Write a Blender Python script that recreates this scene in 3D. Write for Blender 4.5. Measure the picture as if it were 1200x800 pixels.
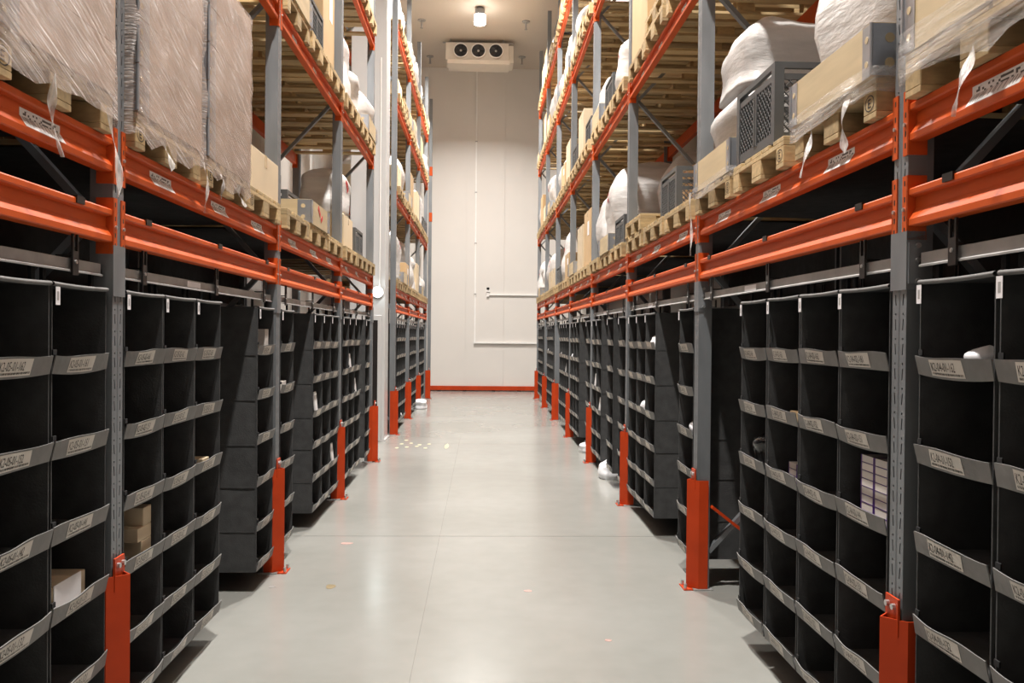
import bpy, bmesh, math, random
from mathutils import Vector, Matrix, noise
from mathutils.bvhtree import BVHTree
for _o in list(bpy.data.objects): bpy.data.objects.remove(_o)
SC = bpy.context.scene
COL = SC.collection
PI = math.pi

# ------------------------------------------------------------------ camera
yaw, pitch, roll, CAMH = .0351561, -.00896305, .00926044, 1.7067
cd = bpy.data.cameras.new('camera'); cam = bpy.data.objects.new('camera', cd); COL.objects.link(cam)
cd.sensor_fit = 'HORIZONTAL'; cd.sensor_width = 36; cd.lens = 30.0; cd.clip_end = 100; cd.clip_start = .05
F = Vector((math.sin(yaw)*math.cos(pitch), math.cos(yaw)*math.cos(pitch), math.sin(pitch)))
Rv = Vector((math.cos(yaw), -math.sin(yaw), 0)); U = Rv.cross(F)
c_, s_ = math.cos(roll), math.sin(roll)
R2, U2 = c_*Rv+s_*U, -s_*Rv+c_*U
M = Matrix.Identity(4)
for i in range(3): M[i][0], M[i][1], M[i][2] = R2[i], U2[i], -F[i]
M[2][3] = CAMH
cam.matrix_world = M
SC.camera = cam

# ------------------------------------------------------------------ world, exposure
w = bpy.data.worlds.new('world'); SC.world = w; w.use_nodes = True
w.node_tree.nodes['Background'].inputs[0].default_value = (.9, .95, 1, 1)
w.node_tree.nodes['Background'].inputs[1].default_value = .02
SC.view_settings.view_transform = 'Standard'; SC.view_settings.look = 'None'
SC.view_settings.gamma = 1; SC.view_settings.use_curve_mapping = False
SC.view_settings.exposure = 0.62
LAMP_W = 420.0
LAMPS_Y = [20.6, 14.8, 9.0, 3.2]
LAMP_X = -.12
CEIL = 9.54
WALLY = 25.3
HALF = 2.76

# ------------------------------------------------------------------ materials
MATS = {}
def newmat(name):
    m = bpy.data.materials.new(name); m.use_nodes = True; MATS[name] = m
    return m, m.node_tree.nodes, m.node_tree.links, m.node_tree.nodes['Principled BSDF']
def sc3(c, k): return tuple(min(1, x*k) for x in c)+(1,)
def pm(name, col, rough=.5, metal=0, var=.12, scale=6, stretch=(1,1,1), bump=0, rnd=0, spec=.5, detail=4, bscale=None, coat=0, rvar=0):
    m, N, L, B = newmat(name)
    B.inputs['Roughness'].default_value = rough; B.inputs['Metallic'].default_value = metal
    B.inputs['Specular IOR Level'].default_value = spec; B.inputs['Coat Weight'].default_value = coat
    tc = N.new('ShaderNodeTexCoord'); mp = N.new('ShaderNodeMapping'); mp.inputs['Scale'].default_value = stretch
    L.new(tc.outputs['Object'], mp.inputs[0])
    nz = N.new('ShaderNodeTexNoise'); nz.inputs['Scale'].default_value = scale; nz.inputs['Detail'].default_value = detail
    vec = mp.outputs[0]
    oi = None
    if rnd:
        oi = N.new('ShaderNodeObjectInfo'); ad = N.new('ShaderNodeVectorMath'); ad.operation = 'ADD'
        ml = N.new('ShaderNodeMath'); ml.operation = 'MULTIPLY'; ml.inputs[1].default_value = 40
        L.new(oi.outputs['Random'], ml.inputs[0]); L.new(vec, ad.inputs[0]); L.new(ml.outputs[0], ad.inputs[1]); vec = ad.outputs[0]
    L.new(vec, nz.inputs['Vector'])
    rp = N.new('ShaderNodeValToRGB'); rp.color_ramp.elements[0].position = .3; rp.color_ramp.elements[1].position = .7
    rp.color_ramp.elements[0].color = sc3(col, 1-var); rp.color_ramp.elements[1].color = sc3(col, 1+var)
    L.new(nz.outputs['Fac'], rp.inputs[0])
    out = rp.outputs[0]
    if rnd:
        mr = N.new('ShaderNodeMapRange'); mr.inputs['To Min'].default_value = 1-rnd; mr.inputs['To Max'].default_value = 1+rnd
        L.new(oi.outputs['Random'], mr.inputs['Value'])
        mx = N.new('ShaderNodeMix'); mx.data_type = 'RGBA'; mx.blend_type = 'MULTIPLY'; mx.inputs['Factor'].default_value = 1
        L.new(out, mx.inputs['A']); L.new(mr.outputs[0], mx.inputs['B']); out = mx.outputs['Result']
    L.new(out, B.inputs['Base Color'])
    if rvar:
        mr2 = N.new('ShaderNodeMapRange'); mr2.inputs['To Min'].default_value = rough-rvar; mr2.inputs['To Max'].default_value = rough+rvar
        L.new(nz.outputs['Fac'], mr2.inputs['Value']); L.new(mr2.outputs[0], B.inputs['Roughness'])
    if bump:
        bp = N.new('ShaderNodeBump'); bp.inputs['Strength'].default_value = bump; bp.inputs['Distance'].default_value = .01
        src = nz
        if bscale:
            src = N.new('ShaderNodeTexNoise'); src.inputs['Scale'].default_value = bscale; L.new(vec, src.inputs['Vector'])
        L.new(src.outputs['Fac'], bp.inputs['Height']); L.new(bp.outputs[0], B.inputs['Normal'])
    return m
pm('wall_white', (.70, .67, .635), .45, var=.02, scale=1)
pm('ceiling_white', (.56, .50, .43), .6, var=.03, scale=.5)
pm('column_white', (.55, .545, .545), .22, var=.02, scale=1)
pm('galv', (.24, .255, .27), .5, .55, var=.16, scale=7, stretch=(1, 1, .25), rvar=.08)
pm('galv_dull', (.38, .375, .37), .55, .4, var=.15, scale=9)
pm('orange', (.54, .083, .014), .5, var=.08, scale=3, bump=.02, spec=.22)
pm('guard_orange', (.45, .043, .006), .5, var=.12, scale=5, bump=.02, spec=.25)
pm('black_steel', (.018, .015, .014), .4, .2, var=.2)
pm('bolt', (.6, .6, .6), .3, .9, var=.1)
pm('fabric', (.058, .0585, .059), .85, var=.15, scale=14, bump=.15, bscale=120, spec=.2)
pm('fabric_rim', (.15, .147, .145), .7, var=.15, scale=10, spec=.3)
pm('lip', (.195, .192, .187), .55, var=.16, scale=11, bump=.1, spec=.4)
pm('velcro', (.008, .008, .009), .9, var=.2)
pm('tag_white', (.8, .78, .8), .6, var=.05)
pm('print_black', (.02, .017, .015), .7, var=.05)
pm('pallet_wood', (.44, .32, .165), .75, var=.22, scale=3, stretch=(1.2, 9, 9), rnd=.22, bump=.15)
pm('block_wood', (.42, .30, .15), .8, var=.2, scale=7, stretch=(2, 6, 6), rnd=.25, bump=.15)
pm('plywood', (.52, .41, .25), .6, var=.1, scale=4, stretch=(.6, .6, 5), rnd=.08)
pm('brown_board', (.38, .265, .19), .6, var=.18, scale=4, stretch=(.6, .6, 6), rnd=.1)
pm('hinge_steel', (.42, .44, .48), .35, .8, var=.12, scale=9)
pm('carton', (.50, .34, .18), .7, var=.07, scale=3, rnd=.15)
pm('carton_pale', (.62, .50, .34), .65, var=.06, scale=3, rnd=.12)
pm('tape', (.55, .42, .25), .2, var=.05)
pm('crate_plastic', (.075, .077, .079), .45, var=.12, scale=5)
pm('white_paint', (.78, .77, .75), .4, var=.03)
pm('fan_black', (.012, .012, .013), .5, var=.1)
pm('pipe_white', (.84, .83, .81), .35, var=.03)
pm('lamp_housing', (.25, .25, .25), .4, .5, var=.1)
pm('red_print', (.55, .03, .03), .5, var=.1)
pm('purple', (.06, .012, .16), .4, var=.1)
pm('box_white', (.66, .62, .58), .5, var=.06, scale=4, rnd=.08)
pm('paper_white', (.72, .70, .70), .6, var=.1, scale=6, bump=.2)
pm('plastic_bag', (.74, .75, .78), .3, var=.1, scale=8, bump=.5, bscale=14)
pm('dark_plastic', (.02, .02, .022), .15, var=.2, bump=.4, bscale=20)
pm('orange_card', (.5, .15, .06), .5, var=.1)
pm('floor_paint_yellow', (.42, .41, .27), .5, var=.3, scale=20)
pm('mark_red', (.42, .25, .22), .5, var=.3, scale=30)
pm('mark_brown', (.22, .17, .09), .4, var=.2)
pm('joint_dark', (.2, .19, .18), .8, var=.2)

def floor_mat():
    m, N, L, B = newmat('concrete')
    tc = N.new('ShaderNodeTexCoord')
    n1 = N.new('ShaderNodeTexNoise'); n1.inputs['Scale'].default_value = .55; n1.inputs['Detail'].default_value = 4; n1.inputs['Roughness'].default_value = .5
    n2 = N.new('ShaderNodeTexNoise'); n2.inputs['Scale'].default_value = 6; n2.inputs['Detail'].default_value = 6
    gm = N.new('ShaderNodeNewGeometry')
    for n in (n1, n2): L.new(gm.outputs['Position'], n.inputs['Vector'])
    r1 = N.new('ShaderNodeValToRGB'); r1.color_ramp.elements[0].position = .3; r1.color_ramp.elements[1].position = .72
    r1.color_ramp.elements[0].color = (.242, .243, .224, 1); r1.color_ramp.elements[1].color = (.288, .289, .272, 1)
    r2 = N.new('ShaderNodeValToRGB'); r2.color_ramp.elements[0].position = .25; r2.color_ramp.elements[1].position = .75
    r2.color_ramp.elements[0].color = (.96, .96, .955, 1); r2.color_ramp.elements[1].color = (1.04, 1.04, 1.04, 1)
    L.new(n1.outputs['Fac'], r1.inputs[0]); L.new(n2.outputs['Fac'], r2.inputs[0])
    mx = N.new('ShaderNodeMix'); mx.data_type = 'RGBA'; mx.blend_type = 'MULTIPLY'; mx.inputs['Factor'].default_value = 1
    L.new(r1.outputs[0], mx.inputs['A']); L.new(r2.outputs[0], mx.inputs['B']); L.new(mx.outputs['Result'], B.inputs['Base Color'])
    mr = N.new('ShaderNodeMapRange'); mr.inputs['From Min'].default_value = .3; mr.inputs['From Max'].default_value = .7
    mr.inputs['To Min'].default_value = .18; mr.inputs['To Max'].default_value = .25
    L.new(n1.outputs['Fac'], mr.inputs['Value']); L.new(mr.outputs[0], B.inputs['Roughness'])
    B.inputs['Specular IOR Level'].default_value = .42
    bp = N.new('ShaderNodeBump'); bp.inputs['Strength'].default_value = .02; bp.inputs['Distance'].default_value = .02
    n3 = N.new('ShaderNodeTexNoise'); n3.inputs['Scale'].default_value = 1.6; n3.inputs['Detail'].default_value = 2
    L.new(gm.outputs['Position'], n3.inputs['Vector']); L.new(n3.outputs['Fac'], bp.inputs['Height']); L.new(bp.outputs[0], B.inputs['Normal'])
floor_mat()

def film_mat(name, lo, hi, rot, col=(.80, .76, .74), stretch=(.5, 12, 12), rough=.16, scale=3, bump=.7, streak=0):
    """stretch film: clear plastic whose overlapping layers turn milky in streaks"""
    m, N, L, B = newmat(name)
    B.inputs['Base Color'].default_value = col+(1,); B.inputs['Roughness'].default_value = rough
    tc = N.new('ShaderNodeTexCoord'); mp = N.new('ShaderNodeMapping')
    m0 = N.new('ShaderNodeMapping'); m0.inputs['Rotation'].default_value = rot; L.new(tc.outputs['Object'], m0.inputs[0])
    mp.inputs['Scale'].default_value = stretch; L.new(m0.outputs[0], mp.inputs[0])
    nz = N.new('ShaderNodeTexNoise'); nz.inputs['Scale'].default_value = scale; nz.inputs['Detail'].default_value = 6; nz.inputs['Roughness'].default_value = .65
    L.new(mp.outputs[0], nz.inputs['Vector'])
    mr = N.new('ShaderNodeMapRange'); mr.inputs['From Min'].default_value = .38; mr.inputs['From Max'].default_value = .68
    mr.inputs['To Min'].default_value = lo; mr.inputs['To Max'].default_value = hi
    L.new(nz.outputs['Fac'], mr.inputs['Value'])
    opac = mr.outputs[0]
    if streak:      # thin bright pleats in the stretched film
        mp2 = N.new('ShaderNodeMapping'); mp2.inputs['Scale'].default_value = (stretch[0], stretch[1]*2.2, stretch[2]*2.2); L.new(m0.outputs[0], mp2.inputs[0])
        n2 = N.new('ShaderNodeTexNoise'); n2.inputs['Scale'].default_value = scale; n2.inputs['Detail'].default_value = 3; L.new(mp2.outputs[0], n2.inputs['Vector'])
        m2 = N.new('ShaderNodeMapRange'); m2.inputs['From Min'].default_value = .55; m2.inputs['From Max'].default_value = .66; m2.inputs['To Max'].default_value = streak; L.new(n2.outputs['Fac'], m2.inputs['Value'])
        mc = N.new('ShaderNodeMix'); mc.data_type = 'RGBA'; mc.inputs['A'].default_value = col+(1,); mc.inputs['B'].default_value = (.85, .80, .77, 1); L.new(m2.outputs[0], mc.inputs['Factor']); L.new(mc.outputs['Result'], B.inputs['Base Color'])
        ad = N.new('ShaderNodeMath'); ad.operation = 'MAXIMUM'; L.new(opac, ad.inputs[0]); L.new(m2.outputs[0], ad.inputs[1]); opac = ad.outputs[0]
    bp = N.new('ShaderNodeBump'); bp.inputs['Strength'].default_value = bump; bp.inputs['Distance'].default_value = .02
    L.new(nz.outputs['Fac'], bp.inputs['Height']); L.new(bp.outputs[0], B.inputs['Normal'])
    tr = N.new('ShaderNodeBsdfTransparent'); ms = N.new('ShaderNodeMixShader')
    L.new(opac, ms.inputs[0]); L.new(tr.outputs[0], ms.inputs[1]); L.new(B.outputs[0], ms.inputs[2])
    L.new(ms.outputs[0], N['Material Output'].inputs['Surface'])
film_mat('film_clear', .12, .55, (.0, .0, .0), stretch=(6, .7, 9), col=(.66, .63, .6))
film_mat('film_diag', .30, .66, (-.38, 0, 0), stretch=(6, .7, 60), col=(.54, .42, .355), scale=2.4, rough=.25, bump=.6, streak=.9)
film_mat('film_white', .78, .98, (0, 0, 0), stretch=(1.2, 1.2, 5), col=(.66, .64, .625), rough=.3, scale=2.5, bump=.5)
film_mat('film_tail', .35, .85, (0, 0, 0), stretch=(9, 9, 2), col=(.82, .80, .78), scale=5)
pm('goods_white', (.72, .69, .66), .5, var=.12, scale=4)
pm('goods_beige', (.60, .50, .42), .6, var=.1, scale=4)

def lamp_mat():
    m, N, L, B = newmat('lamp_glow')
    B.inputs['Base Color'].default_value = (.9, .9, .9, 1)
    B.inputs['Emission Color'].default_value = (1, .93, .84, 1); B.inputs['Emission Strength'].default_value = 14
    m, N, L, B = newmat('bulkhead_glow')
    B.inputs['Emission Color'].default_value = (.85, 1, 1, 1); B.inputs['Emission Strength'].default_value = 14
lamp_mat()

def sticker_mat():
    """flat print: a white sticker, a row of letter-like blocks over a bar code"""
    m, N, L, B = newmat('bar_sticker')
    tc = N.new('ShaderNodeTexCoord'); sp = N.new('ShaderNodeSeparateXYZ'); L.new(tc.outputs['UV'], sp.inputs[0])
    def mth(op, a, b=None):
        n = N.new('ShaderNodeMath'); n.operation = op
        for k, v in enumerate((a, b)):
            if v is None: continue
            if isinstance(v, (int, float)): n.inputs[k].default_value = v
            else: L.new(v, n.inputs[k])
        return n.outputs[0]
    wn = N.new('ShaderNodeTexWhiteNoise'); wn.noise_dimensions = '1D'
    L.new(mth('FLOOR', mth('MULTIPLY', sp.outputs[0], 64)), wn.inputs['W'])
    bars = mth('GREATER_THAN', wn.outputs['Value'], .62)
    top = mth('GREATER_THAN', sp.outputs[1], .58)
    wn2 = N.new('ShaderNodeTexWhiteNoise'); wn2.noise_dimensions = '2D'
    cb = N.new('ShaderNodeCombineXYZ'); L.new(mth('FLOOR', mth('MULTIPLY', sp.outputs[0], 26)), cb.inputs[0]); L.new(mth('FLOOR', mth('MULTIPLY', sp.outputs[1], 9)), cb.inputs[1])
    L.new(cb.outputs[0], wn2.inputs['Vector'])
    blocks = mth('GREATER_THAN', wn2.outputs['Value'], .6)
    ink = mth('ADD', mth('MULTIPLY', blocks, top), mth('MULTIPLY', bars, mth('SUBTRACT', 1, top)))
    ex = mth('LESS_THAN', mth('ABSOLUTE', mth('SUBTRACT', sp.outputs[0], .5)), .45)
    ey = mth('LESS_THAN', mth('ABSOLUTE', mth('SUBTRACT', sp.outputs[1], .52)), .38)
    ink = mth('MULTIPLY', mth('MULTIPLY', ink, ex), ey)
    mx = N.new('ShaderNodeMix'); mx.data_type = 'RGBA'; L.new(ink, mx.inputs['Factor'])
    mx.inputs['A'].default_value = (.72, .70, .68, 1); mx.inputs['B'].default_value = (.05, .045, .04, 1)
    L.new(mx.outputs['Result'], B.inputs['Base Color']); B.inputs['Roughness'].default_value = .35
sticker_mat()
pm('label_paper', (.64, .60, .54), .45, var=.06, scale=8)

# ------------------------------------------------------------------ mesh helpers
class MB:
    def __init__(s): s.v = []; s.f = []; s.m = []; s.smooth = False
    def quad(s, pts, mi=0):
        b = len(s.v); s.v += [tuple(p) for p in pts]; s.f.append(tuple(range(b, b+len(pts)))); s.m.append(mi); return s
    def box(s, x0, x1, y0, y1, z0, z1, mi=0):
        b = len(s.v)
        s.v += [(x, y, z) for z in (z0, z1) for y in (y0, y1) for x in (x0, x1)]
        for f in ((0, 2, 3, 1), (4, 5, 7, 6), (0, 1, 5, 4), (2, 6, 7, 3), (0, 4, 6, 2), (1, 3, 7, 5)):
            s.f.append(tuple(b+i for i in f)); s.m.append(mi)
        return s
    def obox(s, c, ex, ey, ez, mi=0):
        """oriented box: centre and three half-extent vectors"""
        c, ex, ey, ez = map(Vector, (c, ex, ey, ez)); b = len(s.v)
        s.v += [tuple(c+i*ex+j*ey+k*ez) for k in (-1, 1) for j in (-1, 1) for i in (-1, 1)]
        for f in ((0, 2, 3, 1), (4, 5, 7, 6), (0, 1, 5, 4), (2, 6, 7, 3), (0, 4, 6, 2), (1, 3, 7, 5)):
            s.f.append(tuple(b+i for i in f)); s.m.append(mi)
        return s
    def bar(s, p, q, wx, wz, up=(0, 0, 1), mi=0):
        p, q = Vector(p), Vector(q); d = (q-p); l = d.length; d.normalize()
        a = d.cross(Vector(up)); a.normalize(); b = a.cross(d)
        return s.obox((p+q)/2, d*l/2, a*wx/2, b*wz/2, mi)
    def extr(s, prof, y0, y1, mi=0, axis='y', cap=True):
        """profile of (a, b): axis y -> (a, y, b); axis z -> (a, b, z)"""
        P = (lambda a, b, t: (a, t, b)) if axis == 'y' else (lambda a, b, t: (a, b, t))
        b = len(s.v); n = len(prof)
        s.v += [P(u, v, y0) for u, v in prof]+[P(u, v, y1) for u, v in prof]
        for i in range(n):
            j = (i+1) % n; s.f.append((b+i, b+j, b+n+j, b+n+i)); s.m.append(mi)
        if cap:
            s.f.append(tuple(b+i for i in range(n))); s.m.append(mi)
            s.f.append(tuple(b+n+i for i in reversed(range(n)))); s.m.append(mi)
        return s
    def cyl(s, c, r, h, ax='z', n=12, mi=0, r2=None):
        b = len(s.v); r2 = r if r2 is None else r2
        for t, rr in ((0, r), (h, r2)):
            for i in range(n):
                u, v = rr*math.cos(2*PI*i/n), rr*math.sin(2*PI*i/n)
                d = {'z': (u, v, t), 'x': (t, u, v), 'y': (v, t, u)}[ax]
                s.v.append((c[0]+d[0], c[1]+d[1], c[2]+d[2]))
        for i in range(n):
            j = (i+1) % n; s.f.append((b+i, b+j, b+n+j, b+n+i)); s.m.append(mi)
        s.f.append(tuple(b+i for i in reversed(range(n)))); s.m.append(mi)
        s.f.append(tuple(b+n+i for i in range(n))); s.m.append(mi)
        return s
    def grid(s, rows, mi=0, close=False):
        """rows of points, quads between"""
        b = len(s.v); n = len(rows[0])
        for r in rows: s.v += [tuple(p) for p in r]
        for i in range(len(rows)-1):
            for j in range(n if close else n-1):
                k = (j+1) % n
                s.f.append((b+i*n+j, b+i*n+k, b+(i+1)*n+k, b+(i+1)*n+j)); s.m.append(mi)
        return s
    def mesh(s, name, mats, recalc=True, uv=None, smooth=False, bevel=0):
        me = bpy.data.meshes.new(name); me.from_pydata(s.v, [], s.f)
        for m in (mats if isinstance(mats, (list, tuple)) else [mats]): me.materials.append(MATS[m])
        me.polygons.foreach_set('material_index', s.m)
        if recalc or bevel:
            bm = bmesh.new(); bm.from_mesh(me)
            if bevel: bmesh.ops.bevel(bm, geom=list(bm.edges), offset=bevel, segments=1, affect='EDGES')
            bmesh.ops.recalc_face_normals(bm, faces=bm.faces); bm.to_mesh(me); bm.free()
        if uv:
            ul = me.uv_layers.new(name='UVMap')
            for p in me.polygons:
                for k, li in enumerate(p.loop_indices): ul.data[li].uv = uv[k % 4]
        if smooth: me.polygons.foreach_set('use_smooth', [True]*len(me.polygons))
        me.update(); return me

def tag(o, label=None, cat=None, group=None, kind=None):
    if label: o['label'] = label
    if cat: o['category'] = cat
    if group: o['group'] = group
    if kind: o['kind'] = kind
    return o
def ob(name, me, parent=None, loc=(0, 0, 0), rotz=0, rot=None):
    o = bpy.data.objects.new(name, me); COL.objects.link(o)
    o.location = loc
    if rot: o.rotation_euler = rot
    elif rotz: o.rotation_euler = (0, 0, rotz)
    if parent: o.parent = parent
    return o
def empty(name, loc, rotz=0):
    o = bpy.data.objects.new(name, None); COL.objects.link(o); o.location = loc; o.rotation_euler = (0, 0, rotz)
    o.empty_display_size = .1
    return o
FACE = 1.45                                   # post faces stand at X = +-1.45
def place(side, y, z, a=0): return dict(loc=(side*(FACE+a), y, z), rotz=0 if side > 0 else PI)
SIDE = {1: 'right', -1: 'left'}
ORD = ['nearest', 'second', 'third', 'fourth', 'fifth', 'sixth', 'seventh', 'eighth', 'ninth', 'tenth']
RNG = random.Random(11)

# ------------------------------------------------------------------ racks: layout
POSTS = {1: [.12]+[2.92+2.8*i for i in range(8)], -1: [.75, 3.45, 6.12, 8.80, 11.35, 14.35, 17.0, 19.65, 22.30]}
LEVELS = {1: [2.085, 2.375, 4.06, 5.89, 7.41], -1: [2.05, 2.325, 3.90, 5.46, 6.70]}
TOPS = {1: 9.15, -1: 8.35}
NOBAY = {(-1, 4)}                            # the bay taken up by the white column
BH = .13
RZ = {1: 1.945, -1: 1.915}                    # hanging rail underside
DEPTH = 1.05

# ------------------------------------------------------------------ the room
def struct(name, me, **k): return tag(ob(name, me, **k), kind='structure')
def room():
    fl = struct('floor', MB().box(-HALF, HALF, -6.2, WALLY, -.12, -.03).mesh('floor', 'joint_dark'))
    xs = [-HALF, -.34, HALF]; ys = [-6.2, 1.2, 7.18, 13.2, 19.2, WALLY]
    for i in range(2):
        for j in range(5):
            ob('slab', MB().box(xs[i]+.0004, xs[i+1]-.0004, ys[j]+.004, ys[j+1]-.004, -.03, 0).mesh('slab', 'concrete'), fl)
    struct('ceiling', MB().box(-HALF, HALF, -6.2, WALLY, CEIL, CEIL+.12).mesh('ceiling', 'ceiling_white'))
    wb = struct('wall_back', MB().box(-HALF, HALF, WALLY+.03, WALLY+.1, 0, CEIL).mesh('wall', 'wall_white'))
    x = -HALF
    edges = [-HALF, -1.62, -.49, .64, 1.77, HALF]
    for a, b in zip(edges, edges[1:]):
        ob('panel', MB().box(a+.003, b-.003, WALLY, WALLY+.03, 0, CEIL).mesh('panel', 'wall_white'), wb)
    for s, nm in ((-1, 'wall_left'), (1, 'wall_right')):
        wl = struct(nm, MB().box(min(s*(HALF+.03), s*(HALF+.1)), max(s*(HALF+.03), s*(HALF+.1)), -6.2, WALLY, 0, CEIL).mesh('wall', 'wall_white'))
        y = -6.2
        pmesh = MB().box(min(0, s*.03), max(0, s*.03), .003, 1.122, 0, CEIL).mesh('panel', 'wall_white')
        for i in range(28): ob('panel', pmesh, wl, (s*HALF, -6.2+1.125*i, 0))
    struct('wall_front', MB().box(-HALF, HALF, -6.3, -6.2, 0, CEIL).mesh('wall', 'wall_white'))
room()

# bumper rail, conduits, cooler, lamps
def far_end():
    r = empty('wall_bumper_rail', (0, WALLY-.06, 0)); tag(r, 'long orange bumper rail low along the back wall', 'rail')
    ob('rail', MB().extr([(-.03, .03), (-.03, .155), (.03, .155), (.03, .03)], -HALF+.05, HALF-.05).mesh('rail', 'guard_orange', bevel=.004), r, (0, 0, 0), PI/2)
    for x in (-2.5, -1.25, -.5, .35, 1.1, 2.2): ob('foot', MB().box(x-.05, x+.05, -.06, .05, 0, .03).mesh('foot', 'black_steel'), r)
    y = WALLY
    c = empty('cable_conduit', (0, y-.012, 1.46)); tag(c, 'thin white vertical conduit running down the back wall under the cooler', 'conduit')
    ob('pipe', MB().box(-.235, -.195, -.03, -.003, .002, 8.05).mesh('pipe', 'pipe_white'), c)
    for z in (1.4, 2.9, 4.4, 5.9): ob('clip', MB().box(-.25, -.18, -.036, 0, z, z+.03).mesh('clip', 'galv_dull'), c)
    c = empty('cable_duct', (0, y, 1.46)); tag(c, 'white horizontal cable duct at the foot of the wall conduit', 'conduit')
    ob('duct', MB().box(-.235, 2.6, -.07, 0, -.045, -.001).mesh('duct', 'pipe_white'), c)
    ob('end_cap', MB().box(-.245, -.235, -.074, 0, -.05, .003).mesh('end_cap', 'pipe_white'), c)
    c = empty('cable_tray', (0, y, 2.86)); tag(c, 'short white cable tube leading right from the wall sensor', 'conduit')
    ob('pipe', MB().box(.16, 2.6, -.05, 0, -.02, .02).mesh('pipe', 'pipe_white'), c)
    ob('elbow', MB().box(.125, .20, -.06, 0, -.06, .05).mesh('elbow', 'pipe_white'), c)
    s = empty('wall_sensor', (.165, y, 2.93)); tag(s, 'small white sensor box with dark top on the back wall', 'sensor')
    ob('body', MB().box(-.055, .055, -.07, 0, 0, .07).mesh('body', 'pipe_white', bevel=.006), s)
    ob('head', MB().cyl((0, -.05, .07), .04, .07, 'z', 12).mesh('head', 'fan_black'), s)
    # evaporator cooler hung from the ceiling
    yc = 22.75
    pm('cooler_cream', (.62, .57, .50), .45, var=.03)
    e = empty('ceiling_cooler', (-.16, yc, 8.86)); tag(e, 'white three-fan cooling unit hung under the ceiling by the back wall', 'cooler')
    ob('casing', MB().box(-.87, .80, 0, .75, .10, .56).mesh('casing', 'cooler_cream', bevel=.008), e)
    ob('drip_tray', MB().extr([(-.02, 0), (-.04, .10), (.77, .10), (.77, .03)], -.86, .79).mesh('drip_tray', 'cooler_cream'), e, (0, 0, 0))
    e.children[-1].rotation_euler = (0, 0, PI/2); e.children[-1].location = (-.03, 0, 0)
    e.children[-1].data.transform(Matrix.Scale(-1, 4, (0, 1, 0)) @ Matrix.Scale(-1, 4, (1, 0, 0)))
    e.children[-1].rotation_euler = (0, 0, -PI/2)
    ob('side_cover', MB().box(.80, .93, .05, .72, .06, .52).mesh('side_cover', 'cooler_cream', bevel=.01), e)
    ob('mount_rail', MB().box(-.95, .95, .06, .1, .565, .59).mesh('mount_rail', 'galv_dull'), e)
    for x in (-.75, .66): ob('hanger_rod', MB().cyl((x, .08, .56), .012, CEIL-8.86-.56, 'z', 8).mesh('rod', 'galv_dull'), e)
    for x in (-.47, -.005, .46):
        f = ob('fan', MB().cyl((x, -.035, .335), .175, .04, 'y', 28).mesh('fan', 'fan_black'), e)
        ob('ring', ringmesh(.175, .19, .05), f, (x, -.05, .335), rot=(PI/2, 0, 0))
        ob('hub', MB().cyl((x, -.06, .335), .03, .03, 'y', 12).mesh('hub', 'galv_dull'), f)
        b = MB()
        for k in range(5):
            t = 2*PI*k/5; d = Vector((math.cos(t), 0, math.sin(t))); n = Vector((-math.sin(t), .5, math.cos(t)))
            b.obox(Vector((x, -.042, .335))+d*.09, d*.07, n*.03, Vector((0, .003, 0)))
        ob('blade', b.mesh('blade', 'fan_black'), f)
    # sprinklers
    me = MB().cyl((0, 0, -.02), .10, .02, 'z', 16).cyl((0, 0, -.20), .022, .2, 'z', 8).cyl((0, 0, -.21), .04, .012, 'z', 10).mesh('sprinkler', 'galv_dull')
    for i, (x, y2) in enumerate(((-1.58, 21.5), (-1.54, 24.3), (1.03, 21.45), (1.06, 24.2))):
        tag(ob('sprinkler_head', me, None, (x, y2, CEIL)), ['grey ceiling sprinkler left of the lamp', 'grey ceiling sprinkler left of the cooling unit', 'grey ceiling sprinkler right of the lamp', 'grey ceiling sprinkler right of the cooling unit'][i], 'sprinkler', 'ceiling sprinklers')
def ringmesh(r0, r1, h, n=28, m='white_paint'):
    b = MB()
    rows = []
    for r, z in ((r0, 0), (r1, 0), (r1, h), (r0, h), (r0, 0)): rows.append([(r*math.cos(2*PI*i/n), r*math.sin(2*PI*i/n), z) for i in range(n)])
    return b.grid(rows, close=True).mesh('ring', m)
far_end()

def lamps():
    hous = MB().cyl((0, 0, -.19), .12, .14, 'z', 20).cyl((0, 0, -.05), .03, .05, 'z', 10).cyl((0, 0, -.004), .08, .004, 'z', 12).mesh('housing', 'lamp_housing')
    dif = MB().cyl((0, 0, -.40), .135, .21, 'z', 24, r2=.14).mesh('diffuser', 'lamp_glow')
    for i, y in enumerate(LAMPS_Y):
        r = empty('ceiling_lamp', (LAMP_X, y, CEIL)); tag(r, ['round glowing high-bay lamp on the ceiling before the cooling unit', 'second high-bay lamp from the back wall, above the white column', 'third high-bay lamp from the back wall over the aisle', 'fourth high-bay lamp from the back wall over the aisle'][i], 'lamp', 'ceiling lamps over the aisle')
        ob('housing', hous, r); ob('diffuser', dif, r)
        ld = bpy.data.lights.new('lamp_light', 'AREA'); ld.shape = 'DISK'; ld.size = .27; ld.spread = math.radians(140); ld.energy = LAMP_W; ld.color = (1, .955, .90)
        lo = bpy.data.objects.new('lamp_light', ld); COL.objects.link(lo); lo.parent = r; lo.location = (0, 0, -.41)
lamps()

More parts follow.
